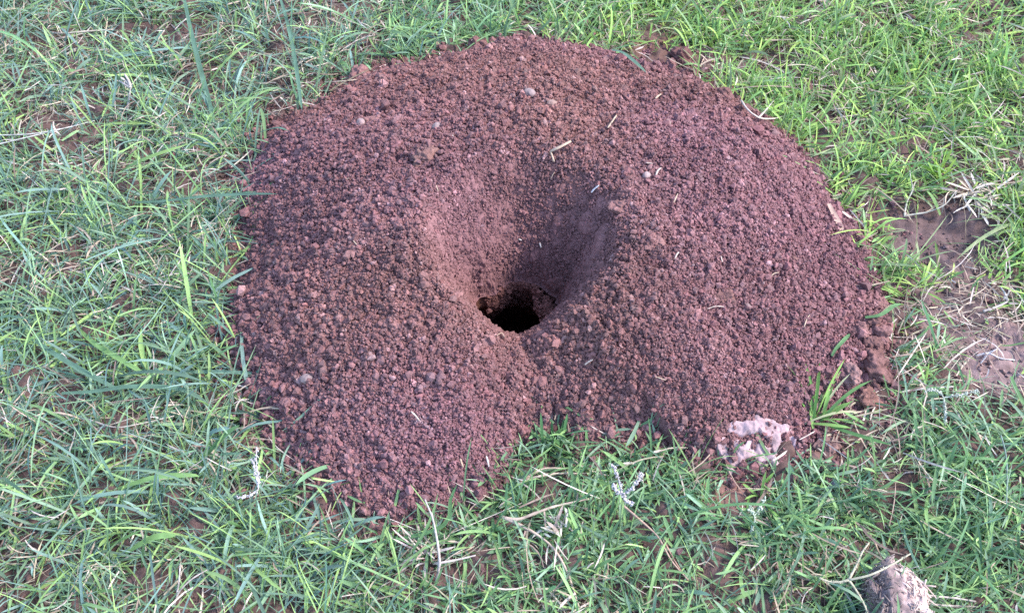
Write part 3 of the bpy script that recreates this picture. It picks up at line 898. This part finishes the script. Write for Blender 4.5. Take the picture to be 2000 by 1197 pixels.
stems('dry_straw', 'dry stem', 'long thin pale stem curving in from the left border of the lawn', [
    [(-20, 265, .020), (60, 262, .022), (120, 252, .020), (185, 236, .014)],
    [(-20, 286, .020), (80, 262, .021), (140, 247, .018)]], (.58, .56, .52), .0016, DS)
stems('dry_straw', 'dry stem', 'thick grey dry stalk with a frayed white top in the grass behind left', [
    [(248, 222, .002), (251, 200, .010), (255, 172, .020)],
    [(255, 172, .020), (247, 160, .024), (236, 152, .027)], [(255, 172, .020), (251, 158, .025), (243, 145, .029)], [(255, 172, .020), (244, 165, .022), (232, 158, .023)]],
    (.55, .49, .47), .0034, DS)
stems('dry_straw', 'dry stem', 'husky dry stalk lying at the far upper left', [
    [(85, 62, .006), (120, 66, .008), (165, 62, .010), (222, 58, .008)], [(110, 76, .005), (140, 72, .007), (170, 63, .009)], [(128, 108, .004), (150, 95, .006), (178, 82, .006)]], (.52, .45, .38), .0026, DS)
stems('dry_straw', 'dry stem', 'pale dry stems matted in the left grass at the height of the mound foot', [
    [(170, 818, .010), (225, 834, .012), (280, 826, .012), (340, 812, .01)], [(180, 840, .008), (220, 828, .011), (262, 815, .011)]], (.55, .47, .42), .0016, DS)
stems('dry_straw', 'dry stem', 'slanting dry stem in the lower left grass near the bottom border', [
    [(338, 1185, .004), (350, 1155, .012), (375, 1130, .016), (405, 1112, .016)], [(345, 1162, .010), (350, 1130, .018), (352, 1100, .022)]], (.52, .46, .44), .0018, DS)
stems('dry_straw', 'dry stem', 'white jointed stem across the bare soil patch on the right', [
    [(1766, 424, .004), (1771, 395, .007), (1782, 371, .010), (1778, 345, .014), (1777, 333, .016)],
    [(1766, 422, .004), (1790, 418, .004), (1812, 414, .006), (1845, 400, .009), (1868, 372, .012)]], (.55, .53, .46), .0019, DS)
stems('dry_straw', 'dry stem', 'thin bluish stem bending down the right border grass', [
    [(1955, 850, .020), (1965, 890, .020), (1967, 940, .018), (1966, 985, .016)]], (.26, .34, .30), .0014, DS)
stems('dry_straw', 'dry stem', 'red brown straw in the bottom right grass left of the straw clod', [
    [(1300, 1062, .010), (1318, 1095, .010), (1343, 1133, .008)]], (.46, .27, .21), .0014, DS)
stems('dry_straw', 'dry stem', 'two white stalks lying right of the straw clod at the bottom', [
    [(1790, 1160, .012), (1830, 1164, .012), (1870, 1168, .011), (1905, 1174, .010)], [(1800, 1178, .008), (1850, 1182, .008), (1910, 1184, .007)]], (.55, .47, .43), .0024, DS)
stems('dry_straw', 'dry stem', 'crossed dry stalks in the grass above the straw clod', [
    [(1706, 1052, .012), (1715, 1075, .010), (1726, 1098, .006)], [(1718, 1068, .010), (1725, 1060, .012)]], (.50, .38, .28), .0018, DS)
stems('dry_straw', 'dry stem', 'broken white stalk with pale stubs beside the bare pink soil at right', [
    [(1920, 608, .004), (1945, 600, .006), (1968, 588, .008), (1960, 580, .009)], [(1968, 588, .008), (1962, 572, .009), (1955, 562, .009)]], (.64, .58, .55), .003, DS)
stems('dry_straw', 'dry stem', 'dark curved twig on the bare pink soil at right', [[(1939, 635, .003), (1938, 655, .004), (1933, 682, .002)]], (.20, .14, .12), .0016, DS)
stems('dry_straw', 'dry stem', 'white frayed stalk lying on the bare pink soil at right', [
    [(1905, 695, .003), (1930, 690, .005), (1955, 700, .004), (1982, 703, .002)], [(1930, 690, .005), (1950, 680, .005)], [(1928, 692, .005), (1915, 710, .003)]], (.62, .56, .58), .0022, DS)
# straw tuft, bleached
def tuft(name, cat, label, px, py, h, n, Lr, wr, colors, mat, elr=(5, 60), group=None, part='straw', nseg=5, azr=None, droop=.4, jit=.003):
    c = hit(px, py, h)
    root = tag(empty(name, c), label, cat, group)
    for k in range(n):
        az = np.array([rng.uniform(0, 2*math.pi) if azr is None else rng.uniform(*azr)])
        V, Q, Cc = blades(np.array([c])+rng.normal(0, jit, (1, 3))*[1, 1, .3], az, np.radians(rng.uniform(*elr, 1)), rng.uniform(*Lr, 1), rng.uniform(*wr, 1),
                          np.abs(rng.normal(droop, .3, 1)), rng.normal(0, .3, 1), rng.normal(0, .5, 1), pick(colors, 1), nseg)
        obj(part, mesh_np(part, V-c, [Q], Cc), mat, root)
    return root
tuft('straw_tuft', 'straw tuft', 'bleached white tuft of dead straw above the bare soil patch at right', 1908, 390, .004, 46, (.008, .024), (.0009, .0021),
     [(.58, .50, .43), (.48, .40, .32), (.64, .58, .53)], M_DRY, (-5, 32), jit=.0065)
tuft('straw_tuft', 'straw tuft', 'small frayed brown tuft in the grass below the forked dry stem', 1088, 1032, .008, 16, (.006, .016), (.001, .002),
     [(.50, .42, .38), (.36, .28, .25), (.62, .58, .52)], M_DRY)
tuft('straw_tuft', 'straw tuft', 'pale tangle of straw left of the whitish twin stalk', 826, 1080, .004, 18, (.010, .024), (.0008, .0016),
     [(.55, .45, .42), (.46, .36, .34)], M_DRY)
tuft('grass_tuft', 'grass tuft', 'bright green grass tuft with pale stems rooted on the lower right edge of the mound', 1590, 822, .002, 22, (.014, .045), (.0012, .0026),
     [(.17, .33, .09), (.22, .38, .11), (.13, .26, .09), (.40, .42, .25)], M_GRASS, (15, 65), None, 'blade', 6, (-1.0, 2.4), .5)
tuft('grass_tuft', 'grass tuft', 'yellow green tuft right below the straw clod end of the bare soil patch', 1838, 352, .003, 18, (.012, .03), (.0014, .0024),
     [(.27, .42, .07), (.32, .44, .09), (.2, .36, .08)], M_GRASS, (25, 70), None, 'blade', 6)
tuft('grass_tuft', 'grass tuft', 'bright little tuft rooted in bare soil below the pale crust', 1476, 965, .002, 9, (.010, .024), (.0012, .0022),
     [(.18, .34, .09), (.24, .4, .11)], M_GRASS, (10, 55), None, 'blade', 6)
tuft('grass_tuft', 'grass tuft', 'dark green tuft poking out of the notch at the mound front', 1090, 872, .002, 16, (.012, .030), (.0014, .0026),
     [(.09, .21, .08), (.12, .25, .09), (.07, .17, .07)], M_GRASS, (15, 75), None, 'blade', 6)
# --- prominent long blades
GB = 'long grass blades'
def blade_thing(pts, wid, colr, label):
    return leaf(pts, wid, colr, label, 'grass blade', GB, 'grass_leaf', M_GRASS, .25, 16)
BLU = (.115, .21, .15); YG = (.19, .33, .12); MG = (.12, .24, .10)
blade_thing([(265, 396, .010), (330, 392, .020), (400, 384, .026), (470, 380, .026), (542, 379, .022)], .0030, BLU, 'long bluish blade pointing level onto the left edge of the mound')
blade_thing([(485, 268, .006), (520, 255, .014), (545, 250, .016), (563, 256, .012)], .0026, BLU, 'short arched bluish blade over the back left edge of the mound')
blade_thing([(360, 0, .020), (375, 70, .018), (395, 150, .015), (420, 240, .010)], .0042, BLU, 'broad bluish blade hanging down through the upper left lawn')
blade_thing([(545, -10, .020), (560, 40, .022), (575, 110, .020), (590, 215, .008)], .0034, BLU, 'long bluish blade falling towards the back left edge')
blade_thing([(150, 640, .006), (190, 675, .014), (240, 705, .018), (290, 735, .014)], .0036, YG, 'yellow green broad blade slanting down in the left lawn')
blade_thing([(60, 660, .012), (120, 700, .020), (190, 740, .020), (240, 765, .012)], .0036, BLU, 'bluish broad blade below the yellow green slanting one')
blade_thing([(120, 768, .012), (180, 765, .016), (260, 755, .018), (360, 762, .016), (420, 800, .006)], .0034, BLU, 'long level bluish blade in the left lawn beside the mound foot')
blade_thing([(230, 955, .010), (300, 933, .018), (370, 928, .020), (390, 930, .016)], .0036, YG, 'level yellow green blade in the lower left lawn')
blade_thing([(395, 900, .008), (420, 870, .018), (445, 845, .024), (468, 830, .026)], .0036, MG, 'straight green blade slanting up to the left foot of the mound')
blade_thing([(245, 1080, .010), (300, 1050, .018), (345, 1045, .018)], .0040, YG, 'pale broad blade near the bottom left')
blade_thing([(700, 1050+20, .004), (860, 1030, .016), (880, 975, .024), (893, 945, .028)], .0026, MG, 'upright green blade in front of the front left lobe')
blade_thing([(1195, 98, .010), (1215, 103, .012), (1238, 120, .012), (1262, 142, .006)], .0034, BLU, 'bluish blade drooping onto the back edge of the mound')
blade_thing([(1320, 132, .006), (1340, 126, .014), (1360, 126, .014), (1372, 131, .010)], .0026, YG, 'arched blade in front of the dark wedge shaped clod')
blade_thing([(1975, 735, .010), (1985, 762, .012), (2004, 795, .010)], .0028, MG, 'stiff green blade across the bare pink soil at the right border')
blade_thing([(1836, 420, .004), (1828, 400, .010), (1820, 385, .014), (1810, 374, .018)], .0038, YG, 'broad green leaf on the bare soil patch at right')
blade_thing([(1690, 640-20, .006), (1720, 615, .014), (1745, 598, .018), (1760, 594, .016)], .0030, MG, 'blade reaching over the outer clod at the right edge')
blade_thing([(1625, 695, .004), (1632, 682, .006), (1645, 668, .008), (1660, 652, .008)], .0026, MG, 'loose green blade lying on the lower right flank of the mound')
blade_thing([(1118, 655+100, .002), (1000, 810, .003), (1010, 795, .003)], .0010, MG, 'tiny green sliver on the soil above the front notch') if False else None

# --- straw-matted clod at the bottom border
c = hit(1738, 1192)
v, f = ico(6)
v = np.sign(v)*np.abs(v)**.62
v = lumpy(lumpy(v, .20, 1.4, 338, 4), .16, 5.5, 351, 3)*np.array([.0160, .021, .0150])
cl = tag(empty('straw_clod', (c[0], c[1]-.004, .008)), 'large pale clod of straw matted earth in the grass at the bottom border', 'clod')
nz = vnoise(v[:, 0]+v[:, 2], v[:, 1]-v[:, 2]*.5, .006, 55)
t = smooth(-.05, .3, v[:, 0]/.02+.35*nz)  # sunlit right and shaded left side of the clod, painted into its colour
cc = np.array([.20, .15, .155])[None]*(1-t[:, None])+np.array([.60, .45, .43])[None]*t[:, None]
cc = cc*(1+.4*vnoise(v[:, 0]*1.3+v[:, 2], v[:, 1]+v[:, 2]*.4, .0018, 56))[:, None]
obj('body', mesh_np('body', v, [f], cc), M_CLOD, cl)
NF = 1100
pk = rng.choice(len(v), NF); pos = v[pk]; nrm = pos/np.linalg.norm(pos, axis=1)[:, None]
VV, QQ, TT_, CC = [], [], [], []; off = 0
for i in range(NF):
    d = np.cross(nrm[i], rng.normal(size=3)); d /= np.linalg.norm(d); d += nrm[i]*rng.normal(0, .4)
    L = np.exp(rng.normal(math.log(.0036), .6))
    V, Q, T = tube(np.array([pos[i]-d*L/2, pos[i]+nrm[i]*.0005, pos[i]+d*L/2]), rng.uniform(.0002, .0006), 4)
    VV.append(V); QQ.append(Q+off); TT_.append(T+off); off += len(V)
    tt_ = smooth(-.1, .3, nrm[i, 0]+.25*nz[pk[i]]+.12*rng.normal())  # fibres get the same painted light: bright towards the sun, dull away from it
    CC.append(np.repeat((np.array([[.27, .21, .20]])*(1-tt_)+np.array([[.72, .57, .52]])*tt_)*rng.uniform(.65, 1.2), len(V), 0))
tag(obj('fibre_mat', mesh_np('fibre_mat', np.concatenate(VV), [np.concatenate(QQ), np.concatenate(TT_)], np.concatenate(CC)), M_DRY, cl), kind='stuff')
